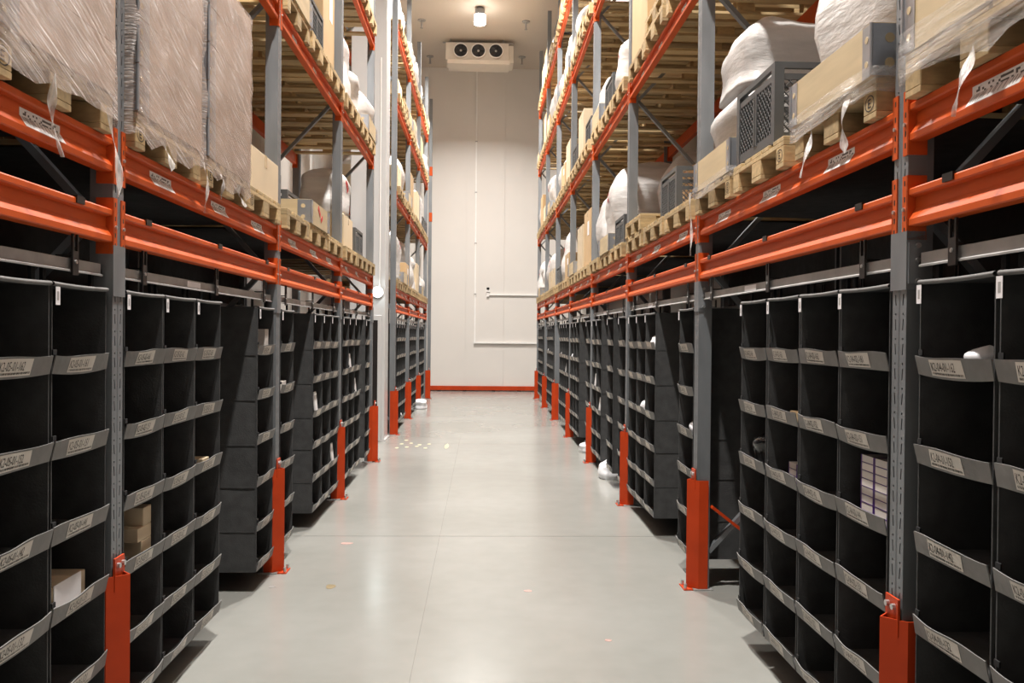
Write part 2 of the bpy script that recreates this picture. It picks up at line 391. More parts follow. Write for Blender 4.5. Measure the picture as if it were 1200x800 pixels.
def white_column():
    r = empty('white_column', (-1.53, 13.45, 0)); tag(r, 'tall white square building column between the two left racks', 'column')
    ob('shaft', MB().box(-.55, 0, 0, .55, 0, CEIL).mesh('shaft', 'column_white', bevel=.012), r)
    ob('corner_strip', MB().box(-.03, .004, -.004, .03, 0, CEIL).mesh('corner_strip', 'column_white'), r)
    g = ob('casing', MB().box(-.45, -.04, -.05, 0, 0, 1.98).mesh('casing', 'column_white', bevel=.006), r)
    ob('slot', MB().box(-.24, -.10, -.055, -.045, .02, 1.9).mesh('slot', 'black_steel'), g)
    ob('base', MB().box(-.58, .03, -.03, .58, 0, .03).mesh('base', 'column_white'), r)
    b = empty('bulkhead_light', (-1.64, 13.445, 2.34)); tag(b, 'small round glowing bulkhead light on the white column', 'lamp')
    ob('base', MB().cyl((0, -.03, 0), .09, .03, 'y', 20).mesh('base', 'white_paint'), b)
    ob('globe', MB().cyl((0, -.09, 0), .05, .06, 'y', 20, r2=.078).mesh('globe', 'bulkhead_glow'), b)
    ob('pipe', MB().cyl((.03, -.015, .06), .012, 3.6, 'z', 8).mesh('pipe', 'pipe_white'), b)
white_column()

# ------------------------------------------------------------------ rack steelwork
def post_front(b, W, z0, z1):
    """perforated front sheet, real slots"""
    per = .086; cw = .011; c = .026
    cols = [(-W, -c-cw/2), (-c+cw/2, c-cw/2), (c+cw/2, W)]
    g = .006
    b.quad([(0, cols[0][0], z0), (0, cols[0][1], z0), (0, cols[0][1], z1), (0, cols[0][0], z1)])
    b.quad([(0, cols[2][0], z0), (0, cols[2][1], z0), (0, cols[2][1], z1), (0, cols[2][0], z1)])
    b.quad([(0, cols[1][0], z0), (0, -.006, z0), (0, -.006, z1), (0, cols[1][0], z1)])      # centre groove
    b.quad([(0, .006, z0), (0, cols[1][1], z0), (0, cols[1][1], z1), (0, .006, z1)])
    b.quad([(0, -.006, z0), (g, 0, z0), (g, 0, z1), (0, -.006, z1)]); b.quad([(g, 0, z0), (0, .006, z0), (0, .006, z1), (g, 0, z1)])
    n = int((z1-z0)/per)
    for s in (-1, 1):
        l, r = s*c-cw/2, s*c+cw/2
        for i in range(n):
            a = z0+i*per; e = a+.012; t = a+.050; h0 = a+.064; h1 = a+.071; nx = a+per if i < n-1 else z1
            b.quad([(0, l, a), (0, r, a), (0, r, e), (0, l, e)])
            if s > 0:
                b.quad([(0, l, e), (0, r-.006, t), (0, l, t)]); b.quad([(0, l+.006, e), (0, r, e), (0, r, t)])
            else:
                b.quad([(0, r, e), (0, r, t), (0, l+.006, t)]); b.quad([(0, l, e), (0, r-.006, e), (0, l, t)])
            b.quad([(0, l, t), (0, r, t), (0, r, h0), (0, l, h0)])
            b.quad([(0, l, h0), (0, s*c-.0035, h0), (0, s*c-.0035, h1), (0, l, h1)]); b.quad([(0, s*c+.0035, h0), (0, r, h0), (0, r, h1), (0, s*c+.0035, h1)])
            b.quad([(0, l, h1), (0, r, h1), (0, r, nx), (0, l, nx)])
def post_mesh(H):
    b = MB(); W = .05
    post_front(b, W, 0, H)
    b.box(.0, .088, -W, -W+.003, 0, H).box(.0, .088, W-.003, W, 0, H)
    b.box(.085, .088, -W+.003, -W+.022, 0, H).box(.085, .088, W-.022, W-.003, 0, H)
    return b.mesh('post', 'galv', recalc=False)
POSTM = {s: post_mesh(TOPS[s]) for s in (1, -1)}
FOOT = MB().box(-.02, .11, -.08, .08, 0, .008).mesh('foot_plate', 'galv_dull')
def braces(H):
    out = []; z = .25; i = 0
    while z+.95 < H:
        a, c = ((.09, DEPTH-.09) if i % 2 == 0 else (DEPTH-.09, .09))
        out.append(((a, 0, z), (c, 0, z+.95))); z += .95; i += 1
    return out
BRM = {}
for k in (0, 1):
    a, c = ((.09, DEPTH-.09) if k == 0 else (DEPTH-.09, .09))
    BRM[k] = MB().bar((a, 0, 0), (c, 0, .95), .03, .045, up=(0, 1, 0)).mesh('brace', 'galv')
SPLICE = MB().box(-.006, .06, -.056, .056, 0, .20).box(-.0, .05, -.062, -.056, .02, .16).mesh('splice_plate', 'galv')
BOLTS = MB()
for z in (.03, .1, .15): BOLTS.cyl((.03, -.072, z), .009, .012, 'y', 8)
BOLTS = BOLTS.mesh('bolt', 'bolt')
for s in (1, -1):
    for i, y in enumerate(POSTS[s]):
        r = empty('rack_upright', **place(s, y, 0))
        nm = ORD[i-1] if i else 'hidden'
        tag(r, f'{nm} grey perforated steel upright frame of the {SIDE[s]} rack' if i else f'grey steel upright frame of the {SIDE[s]} rack beside the viewer', 'upright', 'rack upright frames')
        ob('post', POSTM[s], r)
        ob('post', POSTM[s], r, (DEPTH, 0, 0), PI)
        for a in (0, DEPTH): ob('foot_plate', FOOT, r, (a, 0, 0), 0 if a == 0 else PI)
        for k, (p, q) in enumerate(braces(TOPS[s])): ob('brace', BRM[k % 2], r, (0, .012 if k % 2 else -.012, p[2]))
        sp = ob('splice_plate', SPLICE, r, (0, 0, RZ[s]-.075)); ob('bolt', BOLTS, sp)

# extra end frame by the back wall, left
r = empty('rack_upright', **place(-1, 24.2, 0)); tag(r, 'last thin grey upright with red brackets before the back wall', 'upright', 'rack upright frames')
pm7 = post_mesh(8.3); ob('post', pm7, r)
for z in (4.85, 6.14): ob('bracket', MB().box(-.01, .07, -.06, .06, z, z+.25).mesh('bracket', 'orange'), r)

BEAMP = [(.004, BH), (0, BH-.005), (0, BH-.022), (.005, BH-.027), (.024, BH-.031), (.024, .062), (0, .024), (0, .004), (.004, 0), (.05, 0), (.05, BH)]
def conn_mesh():
    b = MB()
    b.box(-.005, 0, 0, .034, -.045, .175)
    b.box(-.005, .062, .030, .036, -.045, .175)
    for z in (-.02, .02, .085, .14): b.box(-.0055, -.005, .012, .02, z, z+.018, 1)
    b.cyl((-.012, .016, .06), .007, .008, 'x', 8, 2)
    return b.mesh('connector', ['orange', 'black_steel', 'bolt'])
CONN = conn_mesh()
STK = MB().quad([(.0225, .12, .082), (.0225, -.12, .082), (.0225, -.12, .0595), (.0225, .12, .0595)])
def stk_mesh(w):
    # on the sloped lower face, wrapping up on to the web; reads left to right from the aisle
    n = Vector((-.038, 0, .024)).normalized()*.0012
    def P(t, y): return (.024+(0-.024)*t+n.x, y, .062+(.024-.062)*t+n.z)
    b = MB(); v0 = .045/(.045+.024)
    b.quad([P(.94, w), P(.94, -w), P(0, -w), P(0, w)])
    b.quad([(.0228, w, .0625), (.0228, -w, .0625), (.0228, -w, .088), (.0228, w, .088)])
    me = b.mesh('location_sticker', 'bar_sticker', recalc=False)
    ul = me.uv_layers.new(name='UVMap'); uvs = [(0, 0), (1, 0), (1, .6), (0, .6), (0, .6), (1, .6), (1, 1), (0, 1)]
    for k, u in enumerate(uvs): ul.data[k].uv = u
    return me
STICK = stk_mesh(.13); STICKS = stk_mesh(.075)
BM_CACHE = {}
def beam(s, i, j, z, front, label, stickers=0):
    y0, y1 = POSTS[s][i], POSTS[s][i+1]; L = y1-y0; yc = (y0+y1)/2
    key = round(L, 3)
    if key not in BM_CACHE: BM_CACHE[key] = MB().extr(BEAMP, -L/2+.055, L/2-.055).mesh('beam_profile', 'orange')
    if front: r = empty('pallet_beam', **place(s, yc, z))
    else:
        r = empty('pallet_beam', (s*(FACE+DEPTH), yc, z), PI if s > 0 else 0)
    tag(r, label, 'beam', 'orange pallet beams')
    ob('profile', BM_CACHE[key], r)
    ob('connector', CONN, r, (0, -L/2+.02, 0)); 
    ob('connector', CONN_M, r, (0, L/2-.02, 0))
    if stickers:
        for k in range(stickers): ob('location_sticker', STICK if j == 1 and i < 3 else STICKS, r, (0, (-.30+.30*k)*L+RNG.uniform(-.05, .05)-(.0 if s > 0 else 0), 0))
CONN_M = CONN.copy()
CONN_M.transform(Matrix.Scale(-1, 4, (0, 1, 0))); CONN_M.flip_normals()
LEV = ['under-shelf', 'first shelf', 'second shelf', 'third shelf', 'top shelf']
for s in (1, -1):
    for i in range(len(POSTS[s])-1):
        if (s, i) in NOBAY: continue
        for j, z in enumerate(LEVELS[s]):
            if i == 0 and j > 1: continue
            beam(s, i, j, z, True, f'front orange beam, {LEV[j]} level, {ORD[i]} bay of the {SIDE[s]} rack', 3 if j else 0)
            if j: beam(s, i, j, z, False, f'rear orange beam, {LEV[j]} level, {ORD[i]} bay of the {SIDE[s]} rack')

# guards
def guard_mesh(H):
    P = [(.075, -.066), (.012, -.066), (-.055, 0), (.012, .066), (.075, .066)]
    Q = [(.075, -.061), (.014, -.061), (-.049, 0), (.014, .061), (.075, .061)]
    b = MB()
    for k in range(4):
        p0, p1, q1, q0 = P[k], P[k+1], Q[k+1], Q[k]
        b.extr([p0, p1, q1, q0], .01, H, axis='z')
    return b.mesh('shield', 'guard_orange')
GH = .735
GUARD = guard_mesh(GH)
GPLATE = MB().box(-.014, -.006, -.045, .045, GH-.06, GH+.07).cyl((-.026, -.022, GH+.04), .011, .02, 'x', 8, 1).cyl((-.026, .022, GH+.04), .011, .02, 'x', 8, 1).mesh('clamp_plate', ['guard_orange', 'bolt'])
GFOOT = MB().box(-.085, -.022, -.07, .07, 0, .008).cyl((-.07, -.045, .008), .011, .03, 'z', 8, 1).cyl((-.07, .045, .008), .011, .03, 'z', 8, 1).mesh('foot_plate', ['guard_orange', 'bolt'])
for s in (1, -1):
    for i, y in enumerate(POSTS[s]):
        if i == 0: continue
        dx = -.06 if (s == -1 and i == 8) else (-.03 if (s == -1 and i == 4) else 0)
        r = empty('post_guard', **place(s, y, 0, dx)); G12 = r if (s, i) == (1, 2) else (None if (s, i) == (1, 1) else G12); tag(r, f'orange V-shaped floor guard at the {ORD[i-1]} upright of the {SIDE[s]} rack', 'guard', 'orange upright guards')
        ob('shield', GUARD, r); ob('clamp_plate', GPLATE, r); ob('foot_plate', GFOOT, r)
# orange low brace behind the second right guard
r = ob('strut', MB().bar((.10, -.058, .56), (.62, -.058, .16), .02, .05, up=(0, 1, 0)).mesh('strut', 'guard_orange'), G12)
ob('bolt', MB().cyl((.13, -.08, .535), .012, .02, 'y', 8).cyl((.24, -.08, .45), .012, .02, 'y', 8).mesh('bolt', 'bolt'), r)

# hanging rails
def rail_mesh(L):
    b = MB(); b.extr([(.03, 0), (.03, .048), (.07, .048), (.07, .044), (.034, .044), (.034, .012), (.022, .006), (.022, 0)], -L/2, L/2)
    return b.mesh('channel', 'galv_dull')
BRK = MB().box(.012, .02, -.022, .022, -.012, .075).box(.012, .02, -.022, -.012, .075, .135).box(.012, .02, .012, .022, .075, .135).box(.02, .075, -.022, .022, .055, .061).cyl((.008, 0, .035), .007, .006, 'x', 8, 1).mesh('bracket', ['black_steel', 'bolt'])
CLIP = MB().box(-.005, .055, -.03, .03, BH, BH+.006).box(-.006, -.001, -.03, .03, BH-.02, BH+.006).mesh('clip', 'black_steel')
for s in (1, -1):
    for i in range(len(POSTS[s])-1):
        if (s, i) in NOBAY: continue
        y0, y1 = POSTS[s][i], POSTS[s][i+1]; L = y1-y0-.17; yc = (y0+y1)/2
        for rear in (0, 1):
            if rear: r = empty('hanging_rail', (s*(FACE+DEPTH-.05), yc, RZ[s]), PI if s > 0 else 0)
            else: r = empty('hanging_rail', **place(s, yc, RZ[s]))
            tag(r, f"{'rear' if rear else 'front'} galvanised hanging rail over the fabric bins, {ORD[i]} bay, {SIDE[s]} rack", 'rail', 'galvanised hanging rails')
            ob('channel', rail_mesh(L), r)
            for dy in (-L/2+.24, .02, L/2-.22):
                k = ob('bracket', BRK, r, (0, dy, 0))
                if not rear: ob('clip', CLIP, k, (0, 0, LEVELS[s][0]-RZ[s]))
            if i in (1, 2, 3) and not rear: ob('paper_label', MB().box(.0285, .0295, -.1, .1, .012, .042).mesh('paper_label', 'tag_white'), r, (0, .35, 0))

# added dark sheets: stand in for deep shade behind and above near bins
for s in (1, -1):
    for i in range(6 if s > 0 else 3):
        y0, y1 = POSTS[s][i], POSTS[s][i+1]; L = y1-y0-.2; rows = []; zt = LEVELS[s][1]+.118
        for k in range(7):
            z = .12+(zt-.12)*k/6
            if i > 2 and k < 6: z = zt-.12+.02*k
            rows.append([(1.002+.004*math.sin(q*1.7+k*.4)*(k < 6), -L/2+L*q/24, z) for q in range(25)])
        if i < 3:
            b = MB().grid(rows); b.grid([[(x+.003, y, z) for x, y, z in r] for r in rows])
            tag(ob('shade_sheet', b.mesh('shade_sheet', 'fabric', recalc=False), None, **place(s, (y0+y1)/2, 0)), f'added dark sheet deepening the shade behind the bins, {ORD[i]} bay, {SIDE[s]} rack', 'sheet', 'added shade sheets')
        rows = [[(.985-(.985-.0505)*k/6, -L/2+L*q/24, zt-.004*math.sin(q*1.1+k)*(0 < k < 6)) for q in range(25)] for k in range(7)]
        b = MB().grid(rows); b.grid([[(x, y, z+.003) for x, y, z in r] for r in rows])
        tag(ob('shade_sheet', b.mesh('shade_sheet', 'fabric', recalc=False), None, **place(s, (y0+y1)/2, 0)), f'added dark sheet deepening the shade under the first shelf pallets, {ORD[i]} bay, {SIDE[s]} rack', 'sheet', 'added shade sheets')

# ------------------------------------------------------------------ hanging fabric bins
BW, BD = .42, .95
LIPZ = [1.585, 1.29, .995, .72, .43, .17]       # lip undersides (above floor)
BTOP = 1.895
def shell_mesh():
    b = MB(); h = BW/2; zb = LIPZ[-1]-.005
    for s in (-1, 1):
        # side panel, slightly wavy
        rows = []
        for k in range(9):
            z = zb+(BTOP-zb)*k/8
            rows.append([(BD*j/6, s*(h-.004-.004*math.sin(k*2.1+j*1.3)*(0 < j < 6)), z) for j in range(7)])
        b.grid(rows); rows2 = [[(x, y-s*.004, z) for x, y, z in r] for r in rows]; b.grid(rows2)
        b.box(-.004, .006, s*h-.006 if s > 0 else -h, s*h if s > 0 else -h+.006, zb, BTOP)      # front hem
        for z in LIPZ: b.box(.01, BD, s*(h-.001)-.0012, s*(h-.001)+.0012, z-.006, z+.004)          # seams
    b.box(BD-.004, BD, -h+.006, h-.006, zb, BTOP)
    b.box(0, BD, -h+.006, h-.006, BTOP-.006, BTOP)
    return b.mesh('shell', 'fabric', recalc=False)
SHELL = shell_mesh()
def rim_mesh():
    rows = []
    for k in range(9):
        y = -BW/2+BW*k/8; sag = .006*math.sin(k/8*PI)
        rows.append([(-.006+.009*math.cos(t), y, BTOP-.004+.008*math.sin(t)-sag*.6) for t in [2*PI*q/8 for q in range(8)]])
    return MB().grid(rows, close=True).mesh('rim', 'fabric_rim', smooth=True)
RIM = rim_mesh()
SHELF = MB().box(.0, BD-.005, -BW/2+.008, BW/2-.008, 0, .006).mesh('shelf', 'fabric')
LIPH = .066
def bulge(v, t, u):
    """outward push of the lip at t in -1..1 along, u in 0..1 up, variant v"""
    return (.013*u + (.003+.002*v)*(1-t*t)*u + .003*math.sin(5*t+v*2)*u)
def lipz(v, t, u): return u*LIPH - .005*(v % 3)*(1-t*t) + .004*math.sin(3*t+v)*u
def lip_mesh(v):
    b = MB(); h = BW/2; R = []; Rb = []
    for k in range(13):
        t = -1+2*k/12
        R.append([(-.006-bulge(v, t, u), h*t, lipz(v, t, u)) for u in (0, .5, 1)])
        Rb.append([(-.003-bulge(v, t, u)+.001, h*t, lipz(v, t, u)) for u in (0, .5, 1)])
    b.grid(R); b.grid(Rb)
    b.grid([[R[k][2], Rb[k][2]] for k in range(13)]); b.grid([[R[k][0], Rb[k][0]] for k in range(13)])
    for k in (0, 12): b.quad([R[k][0], R[k][1], R[k][2], Rb[k][2], Rb[k][1], Rb[k][0]])
    return b.mesh('lip', 'lip', smooth=False)
LIPS = [lip_mesh(v) for v in range(4)]
def on_lip(v, y, u, off):
    t = y/(BW/2); return (-.006-bulge(v, t, u)-off, y, lipz(v, t, u)+off*.4)
LAB0, LAB1 = .115, -.075                       # label from y=.105 (viewer's left) to y=-.055
def label_mesh(v, mirror=False):
    b = MB(); n = 4; rows = []
    for k in range(n+1):
        y = LAB0+(LAB1-LAB0)*k/n
        rows.append([on_lip(v, y, u, .0018) for u in (.10, .9)])
    b.grid(rows); return b.mesh('label', 'label_paper')
LABELS = [label_mesh(v) for v in range(4)]
VEL = MB().box(-.009, -.004, -.012, .012, .064, .082).mesh('fastener', 'velcro')
TAGM = MB().box(-.0135, -.0125, -.015, .015, -.066, -.004).mesh('size_tag', 'tag_white')
TAGP = MB().box(-.014, -.0135, -.006, .006, -.05, -.02).mesh('print', 'galv_dull')
HANG = MB().box(0, .012, -.012, .012, BTOP-.004, 1.955).mesh('hanging_strap', 'velcro')
TXT = {}
def text_mesh(s, v, dy=0):
    cu = bpy.data.curves.new('lettering', 'FONT'); cu.body = s; cu.size = 1; cu.resolution_u = 2; cu.fill_mode = 'FRONT'
    o = bpy.data.objects.new('tmp', cu); me = bpy.data.meshes.new_from_object(o)
    bpy.data.objects.remove(o); bpy.data.curves.remove(cu)
    xs = [p.co.x for p in me.vertices]; x0, x1 = min(xs), max(xs); ys = [p.co.y for p in me.vertices]; b0, b1 = min(ys), max(ys)
    W = .135; 
    for p in me.vertices:
        y = LAB0-.008-(p.co.x-x0)/(x1-x0)*W; u = .34+(p.co.y-b0)/(b1-b0)*.42
        p.co = on_lip(v, y, u, .0026)
    me.materials.clear(); me.materials.append(MATS['print_black']); me.name = 'lettering'
    return me
def code_bars(v):
    b = MB()
    y = LAB0-.008
    rr = random.Random(v)
    while y > LAB1+.008:
        w = rr.choice((.0015, .003)); 
        b.quad([on_lip(v, y, .17, .0026), on_lip(v, y-w, .17, .0026), on_lip(v, y-w, .27, .0026), on_lip(v, y, .27, .0026)]); y -= w+rr.choice((.0015, .003))
    return b.mesh('bar_code', 'print_black', recalc=False)
CODES = [code_bars(v) for v in range(4)]
BINS = {1: [1.93, 2.37, 2.997, 3.43, 3.868, 4.316, 5.82, 7.12, 7.55, 7.98, 8.60, 9.42, 10.37, 10.8, 11.42, 12.75, 13.18, 13.61, 14.25, 14.68, 15.11, 15.54, 17.35, 17.78, 18.21, 18.64, 20.35, 20.78, 21.21, 21.64],
        -1: [2.07, 2.505, 2.94, 3.527, 3.957, 4.387, 5.60, 6.23, 7.43, 7.86, 8.29, 8.97, 9.40, 9.83, 10.72, 14.62, 15.05, 15.48, 15.91, 17.25, 17.68, 18.11, 18.54, 19.85, 20.28, 20.71, 21.14]}
BINYC = {}; BINNAME = {}
for s in (1, -1):
    posts = POSTS[s]
    cnt = {}
    for bi, y0 in enumerate(BINS[s]):
        yc = y0+.215; bay = max(i for i in range(len(posts)) if posts[i] < yc)
        k = cnt.get(bay, 0); cnt[bay] = k+1
        dz = 0 if s > 0 else -.028
        r = empty('hanging_bin', **place(s, yc, dz, .012))
        BINYC[(s, bi)] = yc
        nb = bay; BINNAME[(s, bi)] = f'{ORD[k]} bin, {ORD[nb]} bay, {SIDE[s]} rack'
        tag(r, f'dark grey hanging fabric bin, {ORD[k]} of the {ORD[nb]} bay, {SIDE[s]} rack', 'fabric bin', 'hanging fabric bins')
        ob('shell', SHELL, r); ob('rim', RIM, r); 
        for hy in (-BW/2+.03, BW/2-.03):
            for ha in (.035, BD-.06): ob('hanging_strap', HANG, r, (ha, hy, 0))
       
        t = ob('size_tag', TAGM, r, (-.004, BW/2-.016, BTOP-.01)); 
        if yc < 6: ob('print', TAGP, t)
        for q, z in enumerate(LIPZ):
            v = (bi*5+q*3+(s > 0)) % 4
            ob('shelf', SHELF, r, (0, 0, z)); ob('lip', LIPS[v], r, (0, 0, z))
            ob('fastener', VEL, r, (0, BW/2-.014, z))
            lb = ob('label', LABELS[v], r, (0, 0, z))
            if yc < 9:
                ob('bar_code', CODES[v], lb)
                st = f"K2-{'04' if s > 0 else '05'}-{bay+1:02d}-1{6-q}{3-k if bay == 0 else k+1}"
                if yc < 7: ob('lettering', text_mesh(st, v), lb)

# ------------------------------------------------------------------ pallets
PZ = .144
TOPB = [(-.4, .145), (-.1895, .1), (-.0725, .145), (.0895, .1), (.255, .145)]     # across y, run 1.2 m into the rack
def bbox(b, x0, x1, y0, y1, z0, z1): return b.box(x0, x1, y0, y1, z0, z1)
PB = {'top145': MB().box(0, 1.2, 0, .145, .122, .144).mesh('board', 'pallet_wood', bevel=.002), 'top100': MB().box(0, 1.2, 0, .1, .122, .144).mesh('board', 'pallet_wood', bevel=.002),
      'cross': MB().box(0, .145, -.4, .4, .1, .122).mesh('board', 'pallet_wood', bevel=.002), 'bot145': MB().box(0, 1.2, 0, .145, 0, .022).mesh('board', 'pallet_wood', bevel=.002), 'bot100': MB().box(0, 1.2, 0, .1, 0, .022).mesh('board', 'pallet_wood', bevel=.002),
      'blk145': MB().box(0, .145, 0, .145, .022, .1).mesh('block', 'block_wood', bevel=.003), 'blk100': MB().box(0, .145, 0, .1, .022, .1).mesh('block', 'block_wood', bevel=.003)}
def pallet_one():
    b = MB()
    for y, w in TOPB: b.box(0, 1.2, y, y+w, .122, .144)
    for x in (0, .5275, 1.055):
        b.box(x, x+.145, -.4, .4, .1, .122)
        for y, w in ((-.4, .1), (-.0725, .145), (.3, .1)): b.box(x, x+.145, y, y+w, .022, .1, 1)
    for y, w in ((-.4, .1), (-.0725, .145), (.3, .1)): b.box(0, 1.2, y, y+w, 0, .022)
    return b.mesh('wooden_pallet', ['pallet_wood', 'block_wood'])
PONE = pallet_one()
def stamp_mesh():
    b = MB(); n = 20
    rows = [[(-.0008, r*1.25*math.cos(2*PI*i/n), r*math.sin(2*PI*i/n)) for i in range(n)] for r in (.030, .026)]
    b.grid(rows, close=True)
    for z0, z1, y0, y1 in ((-.016, .016, .008, .013), (.011, .016, -.012, .013), (-.0025, .0025, -.008, .013), (-.016, -.011, -.012, .013)): b.quad([(-.0008, y0, z0), (-.0008, y1, z0), (-.0008, y1, z1), (-.0008, y0, z1)])
    return b.mesh('stamp', 'print_black', recalc=False)
STAMP = stamp_mesh()
NPAL = [0]
def pallet(s, y, z, label, parts, a=-.04, group='wooden pallets on the racks'):
    pl = place(s, y+RNG.uniform(-.003, .003), z, a+RNG.uniform(-.012, .012))
    if not parts:
        o = ob('wooden_pallet', PONE, None, **pl); tag(o, label, 'pallet', group); return
    r = empty('wooden_pallet', **pl); tag(r, label, 'pallet', group)
    for yy, w in TOPB: ob('board', PB['top145' if w > .12 else 'top100'], r, (0, yy, 0))
    for x in (0, .5275, 1.055):
        ob('board', PB['cross'], r, (x, 0, 0))
        for yy, w in ((-.4, .1), (-.0725, .145), (.3, .1)): 
            k = ob('block', PB['blk145' if w > .12 else 'blk100'], r, (x, yy, 0))
            if x == 0 and yy == (-.4 if s > 0 else .3) and y < 6: ob('stamp', STAMP, k, (0, .05, .06))
    for yy, w in ((-.4, .1), (-.0725, .145), (.3, .1)): ob('board', PB['bot145' if w > .12 else 'bot100'], r, (0, yy, 0))

# ------------------------------------------------------------------ loads
CH = .195
def collar_mesh(mat):
    b = MB(); 
    b.box(0, .02, -.4, .4, .002, CH).box(1.18, 1.2, -.4, .4, .002, CH).box(.02, 1.18, -.4, -.38, .002, CH).box(.02, 1.18, .38, .4, .002, CH)
    return b.mesh('collar', mat)
COLB = collar_mesh('brown_board'); 
CB = {'f': MB().box(0, .02, -.4, .4, .002, CH).mesh('board', 'plywood'), 's': MB().box(.02, 1.18, 0, .02, .002, CH).mesh('board', 'plywood')}
def hinge_mesh(sg, inn=.33):
    b = MB()
    b.box(-.003, 0, *sorted((sg*.4, sg*inn)), .004, CH-.004)
    b.box(0, .11, *sorted((sg*.4, sg*.403)), .004, CH-.004)
    b.cyl((-.004, sg*.404, .004), .007, CH-.008, 'z', 8)
    for z in (.05, .14):
        b.cyl((-.0045, sg*.365, z), .013, .002, 'x', 12, 1)
        b.cyl((.065, sg*.403-(.0 if sg > 0 else .002), z), .018, .002, 'y', 12, 1)
    return b.mesh('hinge', ['hinge_steel', 'plywood'])
HIN = {1: hinge_mesh(1), -1: hinge_mesh(-1)}; HINW = hinge_mesh(1, .28)
def rrect(n, x0, x1, y0, y1, rad):
    """points around a rounded rectangle"""
    P = []; q = n//4
    for (cx, cy, t0) in ((x1-rad, y1-rad, 0), (x0+rad, y1-rad, PI/2), (x0+rad, y0+rad, PI), (x1-rad, y0+rad, 1.5*PI)):
        for i in range(q+1): t = t0+PI/2*i/q; P.append((cx+rad*math.cos(t), cy+rad*math.sin(t)))
    out = []
    for i, p in enumerate(P):                     # refine the long sides
        nx = P[(i+1) % len(P)]; d = math.hypot(nx[0]-p[0], nx[1]-p[1]); k = max(1, int(d/.09))
        for j in range(k): out.append((p[0]+(nx[0]-p[0])*j/k, p[1]+(nx[1]-p[1])*j/k))
    return out
def nz(p, sc, seed): return noise.noise(Vector((p[0]*sc+seed*7.3, p[1]*sc-seed*3.1, p[2]*sc+seed*1.7)))
def film_sleeve(z0, z1, seed, mat, amp=.012, x0=-.012, x1=1.212, yw=.412, drape=.05, top=False):
    P = rrect(8, x0, x1, -yw, yw, .03); n = max(3, int((z1-z0)/.08)); rows = []
    for k in range(n+1):
        z = z0+(z1-z0)*k/n; r = []
        for (x, y) in P:
            d = amp*(nz((x, y, z), 5, seed)+.5*nz((x, y, z), 14, seed)); cx, cy = x-.6, y
            zz = z+(drape*nz((x, y, 0), 6, seed) if k == 0 else 0)
            r.append((x+(d if cx > 0 else -d)*(abs(cx) > .55), y+(d if cy > 0 else -d)*(abs(cy) > .36), zz))
        rows.append(r)
    b = MB().grid(rows, close=True)
    if top:
        b.grid([rows[-1], [((x-.6)*.94+.6, y*.94, z+.01) for x, y, z in rows[-1]]], close=True); m = len(P)
        b.f.append(tuple(range(len(b.v)-m, len(b.v)))); b.m.append(0)
    return b.mesh('film', mat, smooth=True)
def tail_mesh(L, w, seed, sway=.04):
    rows = []; n = 14
    for k in range(n+1):
        t = k/n; ww = w*(1-.55*abs(math.sin(3.2*t+seed)))*(1 if t < .85 else (1-t)/.15+.15)
        cx = -.012*math.sin(4*t+seed)-.02*t; cy = sway*math.sin(2.3*t+seed)*t
        rows.append([(cx+.006*math.sin(9*t+j+seed), cy+ww*(j/3-.5), -L*t) for j in range(4)])
    return MB().grid(rows).mesh('film_tail', 'film_tail', smooth=True)
def collar_box(s, y, z, label, fill=None, h=1, a=-.04, cat='collar'):
    r = empty('pallet_collar', **place(s, y, z, a)); tag(r, label, 'pallet collar', 'plywood pallet collars')
    for k in range(h):
        for me, x, yy in (('f', 0, 0), ('f', 1.18, 0), ('s', 0, -.4), ('s', 0, .38)): ob('board', CB[me], r, (x, yy, k*CH))
        for sg in (1, -1): ob('hinge', HIN[sg], r, (0, 0, k*CH))
    return r
def collar_stack(s, y, z, n, label, seed, tails=()):
    r = empty('wrapped_collar_stack', **place(s, y, z, -.036)); tag(r, label, 'wrapped load', 'film-wrapped loads')
    for k in range(n):
        c = ob('collar', COLB, r, (0, 0, k*CH))
        ob('hinge', HINW, c)
    ob('lid', MB().box(0, 1.2, -.4, .4, n*CH, n*CH+.012).mesh('lid', 'brown_board'), r)
    ob('film', film_sleeve(-.10, n*CH+.01, seed, 'film_diag', top=False, drape=.07), r)
    for (ty, tz, L, w) in tails: ob('film_tail', tail_mesh(L, w, seed+ty*9), r, (-.02, ty, tz))
    return r
def blob_mesh(seed, W=.76, D=1.1, H=.9, round_=.7, amp=.045, e=.32):
    n = 32; rows = []; K = 14
    for k in range(K+1):
        t = k/K; z = H*t; sh = 1-(max(0, t-.62)/.38)**2.4*(1-round_*.4)-.04*math.sin(t*9+seed)
        if k == K: sh *= .55
        r = []
        for i in range(n):
            a = 2*PI*i/n; ca, sa = math.cos(a), math.sin(a)
            x = D/2*math.copysign(abs(ca)**e, ca)*sh; y = W/2*math.copysign(abs(sa)**e, sa)*sh
            d = amp*(nz((x, y, z), 2.4, seed)*1.3+.4*nz((x, y, z), 8, seed)+.18*nz((x, y, z), 19, seed)); zz = z+(amp*nz((x, y, 0), 3, seed) if k > 2 else 0)
            m = math.hypot(x, y) or 1
            r.append((D/2+.04+x+d*x/m, y+d*y/m, max(0, zz)))
        rows.append(r)
    b = MB().grid(rows, close=True); base = len(b.v)
    b.f.append(tuple(range(base-n, base))); b.m.append(0); b.f.append(tuple(reversed(range(0, n)))); b.m.append(0)
    return b.mesh('wrap', 'film_white', smooth=True)
BLOBS = {}
